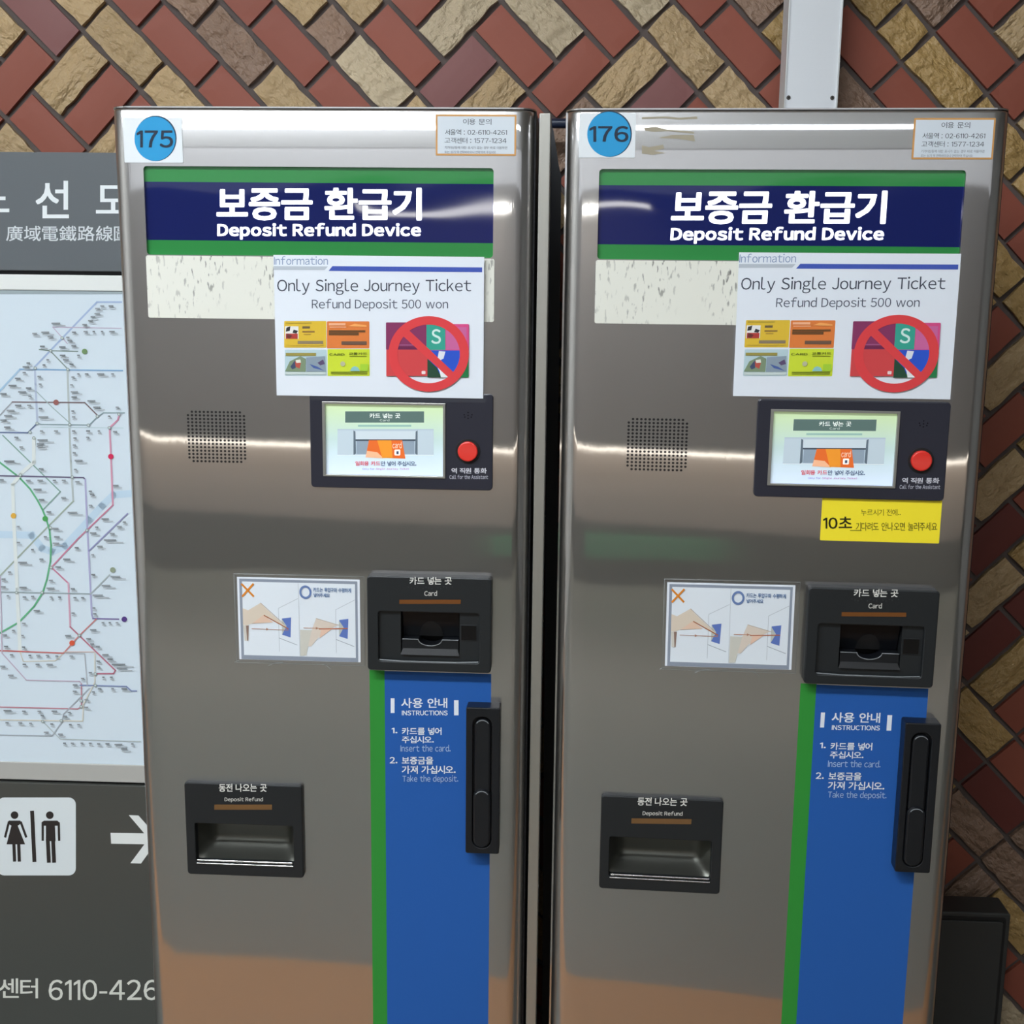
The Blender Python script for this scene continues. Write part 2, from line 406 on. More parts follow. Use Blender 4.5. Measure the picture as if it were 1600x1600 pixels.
for a, c_, k in lst:
    q = c_ or a
    if in_view(*a) or in_view(*q):
        me = get_brick(k, 2 if c_ else 1, fr)
        o = put('brick', me, wall)
        cx, cz = (a[0] + q[0]) / 2, (a[1] + q[1]) / 2
        o.location = (X0 + SU * cx, fr.uniform(-.0008, .0008), Z0 - SV * cz)
        sl = math.atan2(SV, SU) if c_ is None or (q[0] - a[0]) * (q[1] - a[1]) > 0 else -math.atan2(SV, SU)
        if fr.random() < .5: sl += math.pi
        o.rotation_euler = (0, sl + fr.uniform(-.008, .008), 0); cnt += 1
    else: rest.append((a, c_, k))
b = MB()
for a, c_, k in rest:
    q = c_ or a; me = get_brick(k, 2 if c_ else 1, fr); cx, cz = (a[0] + q[0]) / 2, (a[1] + q[1]) / 2
    sl = math.atan2(SV, SU) if c_ is None or (q[0] - a[0]) * (q[1] - a[1]) > 0 else -math.atan2(SV, SU)
    ca, sa = math.cos(sl), math.sin(sl)
    vs = [(X0 + SU * cx + v.co.x * ca + v.co.z * sa, v.co.y, Z0 - SV * cz - v.co.x * sa + v.co.z * ca) for v in me.vertices]
    b.add(vs, [tuple(p.vertices) for p in me.polygons], me.materials[0], k in 'tlyb')
o = b.build('brick_field', wall); o['kind'] = 'stuff'

# ================================================================== lights of the station, and an added glow panel
def luminaire(name, x0, x1, y, z, wd, strength, label, col=(240, 248, 255), group=None):
    t = empty('ceiling_light', ((x0 + x1) / 2, y, z), 0, label, 'ceiling light', group)
    L = (x1 - x0) / 2
    b = MB(); b.box(-L - .02, L + .02, -wd / 2 - .02, wd / 2 + .02, .0, .05, mat('lamp_housing', (200, 200, 200), .5)); b.build('housing', t)
    b = MB(); b.box(-L, L, -wd / 2, wd / 2, -.012, -.001, mat('lamp_diffuser_%g' % strength, col, .5, emit=strength)); b.build('diffuser', t)
    return t
luminaire('l', -2.45, -.1, -.25, HCEIL - .06, .2, L_MAIN, 'long white ceiling light nearest the brick wall')
luminaire('l', -2.4, 1.2, -1.3, HCEIL - .06, .2, L_FRONT, 'long white ceiling light in the middle of the passage')
t = empty('added_glow_panel', (0, YF + .001, 0), 0, 'white glowing panel added along the top of the opposite wall', 'light')
b = MB(); b.box(-2.9, 3.2, 0, .03, 1.88, 2.68, mat('glow_surface', (236, 240, 246), .5, emit=L_BAND)); b.build('glow_surface', t)  # added glowing surface for the steel's bright upper reflection and some fill
for x in (-2.95, 3.2):
    b = MB(); b.box(x, x + .05, 0, .04, 1.88, 2.68, BLACKM); b.build('frame_post', t)
b = MB(); b.box(XL, XR, YF, YF + .02, 0, .27, mat('dark_skirting', (30, 36, 34), .5)); structure('baseboard_front', b)
t = empty('strip_light', (0, YF + .001, 0), 0, 'long thin strip light low on the opposite wall', 'light')
b = MB(); b.box(-2.9, 2.6, 0, .24, .660, .672, mat('strip_tube', (255, 246, 230), .5, emit=L_TUBE)); b.build('tube', t)
b = MB(); b.box(-2.9, 2.6, 0, .24, .672, .69, BLACKM); b.build('housing', t)
t = empty('tube_light', (0, YF + .001, 0), 0, 'short tube light above head height on the opposite wall', 'light')
b = MB(); b.box(-1.15, -.1, .2, .24, 1.755, 1.78, mat('tube_glow', (255, 252, 245), .5, emit=L_TUBE * 2.6)); b.build('tube', t)
b = MB(); b.box(-1.18, -.07, 0, .24, 1.78, 1.80, BLACKM); b.build('housing', t)
t = empty('green_skirting_panel', (0, YF + .001, 0), 0, 'low green panel at the foot of the opposite wall', 'panel')
b = MB(); b.box(-.55, .3, 0, .06, .13, .22, mat('green_panel', (34, 112, 74), .5)); b.build('panel', t)

# ================================================================== the refund machines
DU0, DU1 = -.0325, .3885          # door edges
HD = (0.0, .350, -.0863, 0.0)     # header opening
CO = (.0286, .1372, -.7404, -.6950)
CR = (.2343, .3399, -.5020, -.4484)
def door_mesh():
    r = .017; n = 7
    prof = [(DU0 + r - r * math.cos(math.pi / 2 * i / n), -.0 + r - r * math.sin(math.pi / 2 * i / n)) for i in range(n + 1)]
    xs = [p[0] for p in prof]; ys = {round(p[0], 6): p[1] for p in prof}
    right = [(DU1 - (x - DU0), y) for x, y in reversed(prof)]
    mid = sorted({HD[0], HD[1], CO[0], CO[1], CR[0], CR[1], .06, .2})
    cols = prof + [(x, 0.0) for x in mid if prof[-1][0] + .0005 < x < right[0][0] - .0005] + right
    zb, zt = .06 - ZT, .0556
    zs = sorted({zb, HD[2], HD[3], CO[2], CO[3], CR[2], CR[3], -.3, -.6, -.9, zt - .003})
    b = MB(); g = []
    for z in zs: g += [(x, y, z) for x, y in cols]
    g += [(x, y + .0009, zt - .0009) for x, y in cols]
    g += [(x, min(y + .004, .018), zt) for x, y in cols]
    nc = len(cols); fs = []
    for j in range(len(zs) + 1):
        for i in range(nc - 1):
            if j < len(zs) - 1:
                cx, cz = (cols[i][0] + cols[i + 1][0]) / 2, (zs[j] + zs[j + 1]) / 2
                if any(h[0] < cx < h[1] and h[2] < cz < h[3] for h in (HD, CO, CR)): continue
            fs.append((j * nc + i, j * nc + i + 1, (j + 1) * nc + i + 1, (j + 1) * nc + i))
    b.add(g, fs, STEEL, True)
    # small fillets in the corners of the header opening
    for cx, cz, sx, sz in ((HD[0], HD[2], 1, 1), (HD[1], HD[2], -1, 1), (HD[0], HD[3], 1, -1), (HD[1], HD[3], -1, -1)):
        q = .0035; pts = [(cx, 0, cz)] + [(cx + sx * q * (1 - math.sin(a)), 0, cz + sz * q * (1 - math.cos(a))) for a in [math.pi / 2 * k / 5 for k in range(6)]]
        b.add(pts, [tuple(range(7))], STEEL)
    # return walls of the header opening
    x0, x1, z0, z1 = HD
    v = [(x, y, z) for y in (0, .006) for x, z in ((x0, z0), (x1, z0), (x1, z1), (x0, z1))]
    b.add(v, [(0, 1, 5, 4), (1, 2, 6, 5), (2, 3, 7, 6), (3, 0, 4, 7)], STEEL)
    return b
def make_machine(num, pose, label):
    t = empty('deposit_refund_machine', (pose[0], pose[1], 0), pose[2], label, 'ticket machine', 'pair of stainless steel deposit refund machines')
    off = (0, 0, ZT)
    D = .34
    b = MB()      # cabinet: shell around and behind the door
    x0, x1, zb, zt = DU0 - .0018, DU1 + .002, .03 - ZT, .0574
    prof = [(x0, .020), (x0, D), (x1, D), (x1, .020)]
    b.box(x0, x0 + .0018, .019, D, zb, zt - .0014, STEEL); b.box(x1 - .0018, x1, .019, D, zb, zt - .0014, BLACKM)
    r = .019; arc = [(x0 + r - r * math.cos(math.pi / 2 * i / 8), .0022 + r - r * math.sin(math.pi / 2 * i / 8)) for i in range(9)]
    lid = [(x0, D)] + arc + [(x1 - (x - x0), y) for x, y in reversed(arc)] + [(x1, D)]
    b.loft([[(x, y, zt - .0014) for x, y in lid], [(x, y, zt) for x, y in lid]], STEEL, cap0=True); b.box(x0, x1, D - .002, D, zb, zt, BLACKM)
    b.box(x0, x1, .02, D, zb, zb + .01, BLACKM)
    b.build('cabinet_body', t, off)
    b = MB(); b.box(x0 + .01, x1 - .01, .03, D - .02, -ZT, .031 - ZT, BLACKM); b.build('plinth', t, off)
    d = door_mesh().build('door_panel', t, off)
    bm = bmesh.new(); bm.from_mesh(d.data)
    bm.normal_update()
    if sum(f.normal.y for f in bm.faces) > 0: bmesh.ops.reverse_faces(bm, faces=bm.faces)
    bm.to_mesh(d.data); bm.free()
    # ---- lit header
    p = Print(b1, -.0035, emit=0); p.rough = .035; p.warp = ((8, 8, 14), .3, 1, .0007)
    HE = .25
    def q(x, z): return (x, z)
    p.fn = q
    p.rect('2f7f41', 0, -.0863, .350, 0, emit=.12)
    p.rect('141d52', 0, -.0718, .350, -.0149, emit=.2)
    p.fn = b1
    p.text('f2f4ff', '보증금', 337, 294, 487, 344, .025, emit=.95)
    p.text('f2f4ff', '환급기', 506, 293, 658, 344, .025, emit=.95)
    p.text('f2f4ff', 'Deposit Refund Device', 338, 348, 657, 374, .034, emit=.95)
    hd = p.build('lit_header', t, off, label='backlit green and navy header panel with white lettering')
    b = MB(); b.box(-.002, .352, .0045, .04, -.088, .002, BLACKM); b.build('header_box', t, off)
    # ---- white scuffed label strip
    b = MB(); b.plate(-.0012, .3516, -.1493, -.0872, .0, .0005, scuffed(), r=.002, ch=.0002); b.build('label_strip', t, off, label='scuffed off-white label strip')
    # ---- loudspeaker holes
    b = MB(); x0, x1, z0, z1 = .0360, .0945, -.2958, -.2445
    for j in range(15):
        for i in range(15):
            if j in (0, 14) and i in (0, 14): continue
            cx, cz = x0 + (x1 - x0) * i / 14, z0 + (z1 - z0) * j / 14
            pts = [(cx + .00135 * math.cos(k * math.pi / 4), -.0002, cz + .00125 * math.sin(k * math.pi / 4)) for k in range(8)]
            b.add(pts, [tuple(range(8))], VOID)
    o = b.build('speaker_holes', t, off, label='square grid of small black loudspeaker holes'); o['kind'] = 'stuff'
    # ---- screen unit
    b = MB(); b.bezel((.1638, .3517, -.3203, -.2215), (.1795, .3010, -.3066, -.2335), 0, .004, NAVYP, .0016, VOID, r=.004, rh=.0006); su = b.build('screen_bezel', t, off, label='dark plastic screen surround')
    b = MB(); b.bezel((.1768, .3033, -.3084, -.2313), (.1797, .3008, -.3064, -.2337), .0035, .0052, mat('silver_frame', (176, 176, 170), .35, .8), .003, None, r=.0004, rh=.0003, ch=.0003); b.build('screen_frame', t, off)
    p = Print(b1, .0022, emit=.36, step=.00003)
    grad = gradient_screen()
    pts = [(.1797, -.3064), (.3008, -.3064), (.3008, -.2337), (.1797, -.2337)]
    p.add([(x, -.0022, z) for x, z in pts], [(0, 1, 2, 3)], grad)
    p.rect('566b66', 540, 642.5, 663, 660); p.text('e8efe8', '카드 넣는 곳', 578, 645.5, 626, 653, .016); p.text('b8c4bc', 'Card', 594, 654.5, 609, 658, .012)
    p.rect('8fb3a8', 560, 663.5, 643, 666.5)
    p.rect('a9b9c2', 528, 670, 678, 711); p.rect('b4c2ca', 528, 672, 555, 709); p.rect('b4c2ca', 651, 672, 678, 709)
    p.rect('bfcad0', 556, 673, 650, 686); p.rect('3f4a55', 556, 686, 650, 688.5); p.rect('8796a4', 558, 688.5, 648, 709)
    p.poly('5c6974', [(553, 672), (556, 674), (557, 708), (553, 711)]); p.poly('5c6974', [(653, 672), (650, 674), (649, 708), (653, 711)])
    p.rect('dbe4ea', 528, 710, 678, 711)
    p.poly('d9672c', [(577, 687.5), (629, 687.5), (634, 716), (572, 714)]); p.poly('e9b08a', [(574, 704), (590, 706), (600, 715.5), (572, 714)])
    p.poly('e38f2e', [(590, 687.5), (612, 687.5), (614, 715), (598, 715)])
    p.text('f6d9c0', 'card', 614, 690, 628, 700, .0); p.rrect('f4f0ea', 617, 702, 626, 711, 1.5); p.rect('3c4660', 620, 704.5, 623.5, 709)
    p.text('cc3b4c', '일회용 카드', 556, 720, 595, 727, .012); p.text('2c4468', '만 넣어 주십시오.', 596, 720, 651, 727.5, .012)
    p.text('7a6ab0', 'Only for', 567, 730.5, 586, 734, .0); p.text('b0508c', 'Single Journey Ticket', 588, 730.5, 640, 734, .0)
    p.build('screen', t, off, label='lit screen showing a card going into a slot')
    b = MB(); b.cyl(.3264, -.2798, .0128, .0035, .0046, VOID, .0003); b.cyl(.3264, -.2798, .0102, .004, .0085, REDB, .0012, 32); b.build('call_button', t, off, label='round red call button')
    p = Print(b1, .0041, step=.00003)
    p.text('d6d6dc', '역 직원 통화', 706, 730.5, 761, 739, .016); p.text('b9bac4', 'Call for the Assistant', 703, 741, 763, 747.5, .012)
    p.build('lettering', t, off)
    p = Print(b1, .0041, step=.00003)
    for mx, my in ((732, 644), (726, 647.5), (738, 647.5), (732, 648.5), (732, 653), (727, 651), (737, 651)): p.disc('15151c', mx, my, 1.2, n=8)
    o = p.build('microphone_holes', t, off); o['kind'] = 'stuff'
    # ---- card reader unit
    b = MB(); b.bezel((.2225, .3524, -.5124, -.4106), CR, 0, .014, BLACKP, .0095, None, r=.0035, rh=.003, ch=.0012)
    hole2 = (.2572, .3190, -.4962, -.4488)
    n = 4
    o1 = [(x, -.0095, z) for x, z in rr(*CR, .003, n)]; i1 = [(x, -.0095, z) for x, z in rr(*hole2, .001, n)]; i2 = [(x, .022, z) for x, z in rr(*hole2, .001, n)]
    b.loft([o1, i1, i2], BLACKP, cap1=True, capmat=VOID); cu = b.build('card_reader', t, off, label='black plastic card slot unit')
    b = MB(); x0, x1 = .2585, .3177
    b.add([(x0, -.006, -.4490), (x1, -.006, -.4490), (x1, .004, -.4785), (x0, .004, -.4785)], [(0, 1, 2, 3)], SHUT)
    notch = [(.2881 + .0125 * math.cos(a), .0025, -.4785 + .018 * math.sin(a)) for a in [math.pi * k / 12 for k in range(13)]]
    notch = [(x, -.0062 + (-.4490 - z) * .339 - .0003, z) for x, _, z in notch]
    b.add(notch, [tuple(range(13))], VOID); b.build('card_flap', cu)
    b = MB(); dip = [(x1, -.4790)] + [(.2881 + .0125 * math.cos(a), -.4790 - .0068 * math.sin(a)) for a in [math.pi * k / 10 for k in range(11)]] + [(x0, -.4790), (x0, -.4945), (x1, -.4945)]
    fr_ = [(x, -.0085, z) for x, z in dip]; bk = [(x, .01, z) for x, z in dip]; b.loft([bk, fr_], LEVERP)
    arc = [(.2881 + .0125 * math.cos(a), -.0088, -.4790 - .0068 * math.sin(a)) for a in [math.pi * k / 16 for k in range(17)]]
    b.tube([(x1, -.0088, -.479)] + arc + [(x0, -.0088, -.479)], .00055, mat('edge_highlight', (120, 124, 126), .3), 6)  # highlight along the slot rim, drawn as a pale tube
    b.add([(x0 + .001, -.0086, -.4890), (x1 - .001, -.0086, -.4890), (x1 + .0015, -.0125, -.4950), (x0 - .0015, -.0125, -.4950)], [(0, 1, 2, 3)], VOID)
    b.build('card_throat', cu)
    b = MB(); b.plate(.3200, .3372, -.4787, -.4617, .0095, .0102, BLACKP, r=.0005, ch=.0002); b.add([(x, -.0104, z) for x, z in rr(.3208, .3364, -.4779, -.4625, .0004, 1)], [tuple(range(8))], mat('sensor_glass', (10, 8, 10), .08)); b.build('sensor_window', cu)
    b = MB(); b.tube([(.2350, -.0122, -.5012), (.2600, -.0128, -.5022), (.3150, -.0128, -.5022), (.3390, -.0122, -.5012)], .0008, mat('edge_highlight', (120, 124, 126), .3), 6); b.build('lower_lip_highlight', cu)  # pale tube colour stands for the light caught by the lower lip
    f = lambda x, y: b1(x, y, .014)
    p = Print(f, .0142, step=.00003)
    p.text('dcdad2', '카드 넣는 곳', 640, 901.5, 706, 913.5, .016); p.text('c8c6be', 'Card', 663, 923, 683, 931, .016)
    p.build('lettering', cu)
    p = Print(f, .0142, step=.00003); p.rect('6f441f', 624, 937, 720, 943.5); p.build('orange_bar', cu, label='thin orange printed bar')
    p = Print(f, .0142, step=.0)
    for k in range(16):
        if k % 5 != 4: p.disc('4a4c4e', 638 + k * 4.6, 917 + (k * 7 % 3) * 1.3, .7, n=6)
    o = p.build('braille_dots', cu); o['kind'] = 'stuff'
    # ---- painted instruction stripes
    p = Print(b1, .0001, step=.00005)
    p.fn = q
    zb = .061 - ZT
    p.rect('318a36', .2220, zb, .2384, -.5168); p.rect('2659a2', .2382, zb, .3520, -.5175)
    p.fn = b1
    p.rect('dfe4ea', 610.5, 1091, 616.5, 1114); p.rect('dfe4ea', 709.5, 1094, 716.5, 1117.5)
    p.text('dfe4ea', '사용 안내', 627, 1090.5, 699, 1106, .016); p.text('dfe4ea', 'INSTRUCTIONS', 628, 1110, 699.5, 1117.5, .016)
    p.text('dfe4ea', '1.', 612, 1137, 621, 1145.5, .016); p.text('dfe4ea', '카드를 넣어', 628, 1136.5, 690, 1148, .016); p.text('dfe4ea', '주십시오.', 628, 1150, 678, 1161, .016)
    p.text('a9bfe0', 'Insert the card.', 626, 1163.5, 704, 1174, .0)
    p.text('dfe4ea', '2.', 609, 1182.5, 621, 1192.5, .016); p.text('dfe4ea', '보증금을', 628, 1182, 677, 1194, .016); p.text('dfe4ea', '가져 가십시오.', 628, 1196, 712, 1208.5, .016)
    p.text('a9bfe0', 'Take the deposit.', 629, 1211, 716, 1223.5, .0)
    p.build('instruction_stripes', t, off, label='green and blue painted stripes with white instructions')
    # ---- coin tray
    b = MB(); b.bezel((.0183, .1479, -.7554, -.6480), CO, 0, .006, BLACKP, -.004, None, r=.0035, rh=.002, ch=.0012); cu = b.build('coin_tray', t, off, label='black plastic coin return tray')
    b = MB(); g = []; nx, nz = 26, 16
    for j in range(nz + 1):
        tt = j / nz
        prof_ = .85 + .15 * math.sin(tt * 2) if tt < .62 else (1 - ((tt - .62) / .38) ** 2.2)
        for i in range(nx + 1):
            s_ = i / nx * 2 - 1
            side = max(0, 1 - max(0, (abs(s_) - .72) / .28) ** 1.6)
            g.append((CO[0] + (CO[1] - CO[0]) * i / nx, .004 + .024 * side * prof_, CO[3] + (CO[2] - CO[3]) * tt))
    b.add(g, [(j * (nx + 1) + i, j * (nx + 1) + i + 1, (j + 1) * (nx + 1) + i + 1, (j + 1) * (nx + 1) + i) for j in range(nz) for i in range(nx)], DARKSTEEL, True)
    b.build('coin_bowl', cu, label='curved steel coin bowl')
    b = MB(); b.tube([(.0305, -.0066, -.7375), (.0312, -.0068, -.7377), (.1350, -.0068, -.7377), (.1358, -.0066, -.7375)], .0011, CHROME, 8)
    b.tube([(.0295, -.0066, -.7415), (.1368, -.0066, -.7415)], .0009, CHROME, 8); b.build('tray_lip', cu, label='shiny metal lip')
    f = lambda x, y: b1(x, y, .006)
    p = Print(f, .0062, step=.00003)
    p.text('dcdad2', '동전 나오는 곳', 342, 1224.5, 417, 1237, .016); p.text('c8c6be', 'Deposit Refund', 351, 1245.5, 411, 1253.5, .016)
    p.build('lettering', cu)
    p = Print(f, .0062, step=.00003); p.rect('705232', 335, 1257, 425, 1265); p.build('orange_bar', cu, label='thin orange printed bar')
    # ---- door lever
    b = MB(); b.bezel((.3270, .3630, -.7132, -.5490), (.3342, .3545, -.7065, -.5590), 0, .018, LEVERP, .011, LEVERP, r=.002, rh=.0095, ch=.001, n=8); lv = b.build('door_lever', t, off, label='black lever lock housing')
    b = MB(); b.plate(.3356, .3532, -.6500, -.5620, .010, .0165, LEVERP, r=.0085, ch=.0022, n=8); b.build('lever_handle', lv)
    b = MB(); hl = mat('edge_highlight', (120, 124, 126), .3)
    for cz, w_ in ((-.5712, .0163), (-.6492, .0196)): b.tube([(.3444 + .0076 * math.cos(a), -w_, cz + .0076 * math.sin(a)) for a in [math.radians(35 + 11 * k) for k in range(11)]], .0005, hl, 6)  # pale arcs drawn as the crescent highlights on handle and boss
    b.build('edge_highlight', lv); lv.children[-1]['kind'] = 'stuff'
    b = MB(); b.plate(.3348, .3540, -.7060, -.6400, .010, .0198, LEVERP, r=.0090, ch=.0024, n=8); b.build('lever_boss', lv)
    return t

def scuffed():
    if 'scuffed_label' in MATS: return MATS['scuffed_label']
    m = mat('scuffed_label', (226, 225, 213), .45); nt = m.node_tree; b = nt.nodes['Principled BSDF']
    tc = nt.nodes.new('ShaderNodeTexCoord'); prev = None
    def layer(rot, scale, lo, hi):
        mp = nt.nodes.new('ShaderNodeMapping'); mp.inputs['Rotation'].default_value = (0, rot, 0); mp.inputs['Scale'].default_value = scale
        no = nt.nodes.new('ShaderNodeTexNoise'); no.inputs['Scale'].default_value = 1; no.inputs['Detail'].default_value = 3
        rp = nt.nodes.new('ShaderNodeValToRGB'); rp.color_ramp.elements[0].position = lo; rp.color_ramp.elements[1].position = hi
        rp.color_ramp.elements[0].color = (0, 0, 0, 1); rp.color_ramp.elements[1].color = (1, 1, 1, 1)
        nt.links.new(tc.outputs['Object'], mp.inputs[0]); nt.links.new(mp.outputs[0], no.inputs[0]); nt.links.new(no.outputs[0], rp.inputs[0])
        return rp.outputs[0]
    a = layer(.45, (300, 300, 85), .585, .66); c = layer(0, (14, 14, 9), .36, .62)
    mu = nt.nodes.new('ShaderNodeMath'); mu.operation = 'MULTIPLY'; nt.links.new(a, mu.inputs[0]); nt.links.new(c, mu.inputs[1])
    mx = nt.nodes.new('ShaderNodeMixRGB'); mx.inputs[1].default_value = srgb((226, 225, 213)); mx.inputs[2].default_value = srgb((96, 94, 90))
    nt.links.new(mu.outputs[0], mx.inputs[0]); nt.links.new(mx.outputs[0], b.inputs['Base Color'])
    return m
def gradient_screen():
    if 'lcd_gradient' in MATS: return MATS['lcd_gradient']
    m = mat('lcd_gradient', (200, 215, 200), .25, emit=.36); nt = m.node_tree; b = nt.nodes['Principled BSDF']
    tc = nt.nodes.new('ShaderNodeTexCoord'); sx = nt.nodes.new('ShaderNodeSeparateXYZ'); mr = nt.nodes.new('ShaderNodeMapRange')
    mr.inputs[1].default_value = -.3064; mr.inputs[2].default_value = -.2337
    rp = nt.nodes.new('ShaderNodeValToRGB'); e = rp.color_ramp.elements
    e[0].color = srgb((214, 228, 246)); e[0].position = 0; e[1].color = srgb((196, 218, 168)); e[1].position = 1
    x = rp.color_ramp.elements.new(.5); x.color = srgb((186, 208, 204))
    nt.links.new(tc.outputs['Object'], sx.inputs[0]); nt.links.new(sx.outputs[2], mr.inputs[0]); nt.links.new(mr.outputs[0], rp.inputs[0])
    nt.links.new(rp.outputs[0], b.inputs['Base Color']); nt.links.new(rp.outputs[0], b.inputs['Emission Color'])
    return m

A = make_machine(175, M1, 'stainless steel deposit refund machine numbered 175, beside the route map')
B = copy_tree(A); B.location = (M2[0], M2[1], 0); B.rotation_euler = (0, 0, M2[2])
B['label'] = 'stainless steel deposit refund machine numbered 176, with a yellow sticker under its screen'
# residue of torn-off labels beside the number 176
p = Print(b2, .0001)
for pts in ([(1003,183),(1040,182),(1062,184),(1089,182),(1090,186),(1060,187),(1040,185),(1003,186)],
            [(1006,200),(1025,198),(1040,202),(1084,206),(1085,209),(1045,205),(1020,206),(1008,204)],
            [(1030,215),(1050,211),(1084,211),(1086,221),(1060,217),(1034,216)],
            [(1003,227),(1014,230),(1036,226),(1038,232),(1022,236),(1040,239),(1020,242),(1003,240)]):
    p.poly('a39a86', pts)
p.build('glue_residue', B, (0, 0, ZT), label='brown scraps of glue from a torn-off label')
# narrow filler strip between the machines, and the pipe behind them
b = MB(); b.plate(.3938, .4052, .02 - ZT, .0535, -.040, -.010, mat('filler_metal', (190, 188, 180), .4, .9, bump=((200, 200, 8), 3, .3, .001)), r=.0012, ch=.001, n=3, back=True)
o = b.build('filler_strip', None, (M1[0], M1[1], ZT), M1[2]); tag(o, 'narrow upright metal strip standing in the gap between the two machines', 'metal strip')
b = MB(); b.tube([(-.12, -.045, 0), (.1, -.045, 0), (.16, -.045, 0)], .0062, mat('blue_black_pipe', (30, 38, 56), .3), 12)
for x in (-.06, .12): b.box(x, x + .012, -.052, .0, -.009, .009, BLACKM)
o = b.build('pipe', None, (WALL[0], WALL[1], 1.5862), WALL[2]); tag(o, 'thin dark pipe on the brick wall, seen in the gap between the machines', 'pipe')
gp = [b1(x, y, -.2) for x, y in ((857, 184), (862, 196), (865, 205), (873, 258), (877, 275), (872, 700), (862, 1700), (846, 1700))]  # black plate added to darken the gap, top edge slanted like the shade
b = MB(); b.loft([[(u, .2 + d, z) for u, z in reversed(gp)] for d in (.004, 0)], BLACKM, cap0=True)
o = b.build('gap_dark_plate', None, (M1[0], M1[1], ZT), M1[2]); tag(o, 'black plate added to darken the gap between the two machines', 'added plate')
# stickers and notices follow
def on_face(name, pose, u, v, w, label, cat, group=None):
    th = pose[2]
    return empty(name, (pose[0] + u * math.cos(th) + w * math.sin(th), pose[1] + u * math.sin(th) - w * math.cos(th), ZT + v), th, label, cat, group)
def place(o, pose, u, v, w):
    th = pose[2]
    o.location = (pose[0] + u * math.cos(th) + w * math.sin(th), pose[1] + u * math.sin(th) - w * math.cos(th), ZT + v); o.rotation_euler = (0, 0, th)

# ---- round number stickers
PAPER = mat('sticker_paper', (226, 230, 232), .4)
def number_sticker(num, pose, bp, sq, cx, cy, rx, ry, tx, label):
    (x0, y0, x1, y1) = sq
    a, c = bp(x0, y1), bp(x1, y0); ou, ov = (a[0] + c[0]) / 2, (a[1] + c[1]) / 2
    t = on_face('number_sticker', pose, ou, ov, .0002, label, 'sticker', 'number stickers on the top left corners')
    L = lambda x, y: (lambda q: (q[0] - ou, q[1] - ov))(bp(x, y))
    b = MB(); b.plate(a[0] - ou, c[0] - ou, a[1] - ov, c[1] - ov, 0, .0004, PAPER, r=.001, ch=.0001); b.build('backing_sheet', t)
    p = Print(L, .0005)
    p.disc('17354d', cx + 1.2, cy - .6, rx + .6, ry * 1.01, 40); p.disc('1c95cc', cx, cy, rx, ry, 40); p.build('blue_disc', t)
    p = Print(L, .0008); p.text('0c2238', num, *tx, .014); p.build('lettering', t)
    b = MB(); b.plate(a[0] - ou - .0012, c[0] - ou + .004, a[1] - ov - .004, c[1] - ov + .004, .001, .0013, film(), r=.001, ch=.0001); b.build('lamination_film', t)
number_sticker('175', M1, b1, (195, 184.5, 284, 254), 242.5, 217, 32, 1.08, (214, 204, 271, 231), 'square white sticker with blue disc numbered 175')
number_sticker('176', M2, b2, (904, 177, 994, 246.5), 951.5, 210, 34, 1.03, (921, 197, 982, 222), 'creased square sticker with blue disc numbered 176')
# ---- enquiry stickers
def enquiry(pose, bp, pts, label):
    (x0, y0), (x1, y1) = pts
    a, c = bp(x0, y1), bp(x1, y0); ou, ov = (a[0] + c[0]) / 2, (a[1] + c[1]) / 2
    w, h = c[0] - a[0], c[1] - a[1]
    t = on_face('enquiry_sticker', pose, ou, ov, .0002, label, 'sticker', 'orange-edged enquiry stickers')
    b = MB(); b.plate(-w / 2, w / 2, -h / 2, h / 2, 0, .0004, mat('sticker_orange', (206, 150, 84), .5), r=.0008, ch=.0001); b.build('border', t)
    k = .0019
    N = lambda x, y: ((x - .5) * w, (.5 - y) * h)
    p = Print(N, .00045); p.rect('d3dae0', .022, .045, .978, .955)
    p.text('3a3f46', '이용 문의', .34, .10, .69, .245, .0)
    p.text('3c4046', '서울역 : 02-6110-4261', .115, .36, .885, .50, -.004)
    p.text('4a4f56', '고객센터 : 1577-1234', .11, .56, .88, .70, -.004)
    p.text('7c8086', '기기이상등에 대한 표시가 없는 경우 바로 이용하면', .11, .77, .89, .84); p.text('7c8086', '또는 상기 역 연락바라오니 연락하여 주십시오', .11, .88, .75, .945)
    p.build('printed_sheet', t)
enquiry(M1, b1, ((681, 179.5), (807, 243)), 'small orange-edged enquiry sticker on the left machine, beside the gap between machines')
enquiry(M2, b2, ((1424, 184.5), (1556, 249)), 'small orange-edged enquiry sticker on the right machine, right of the cable duct')
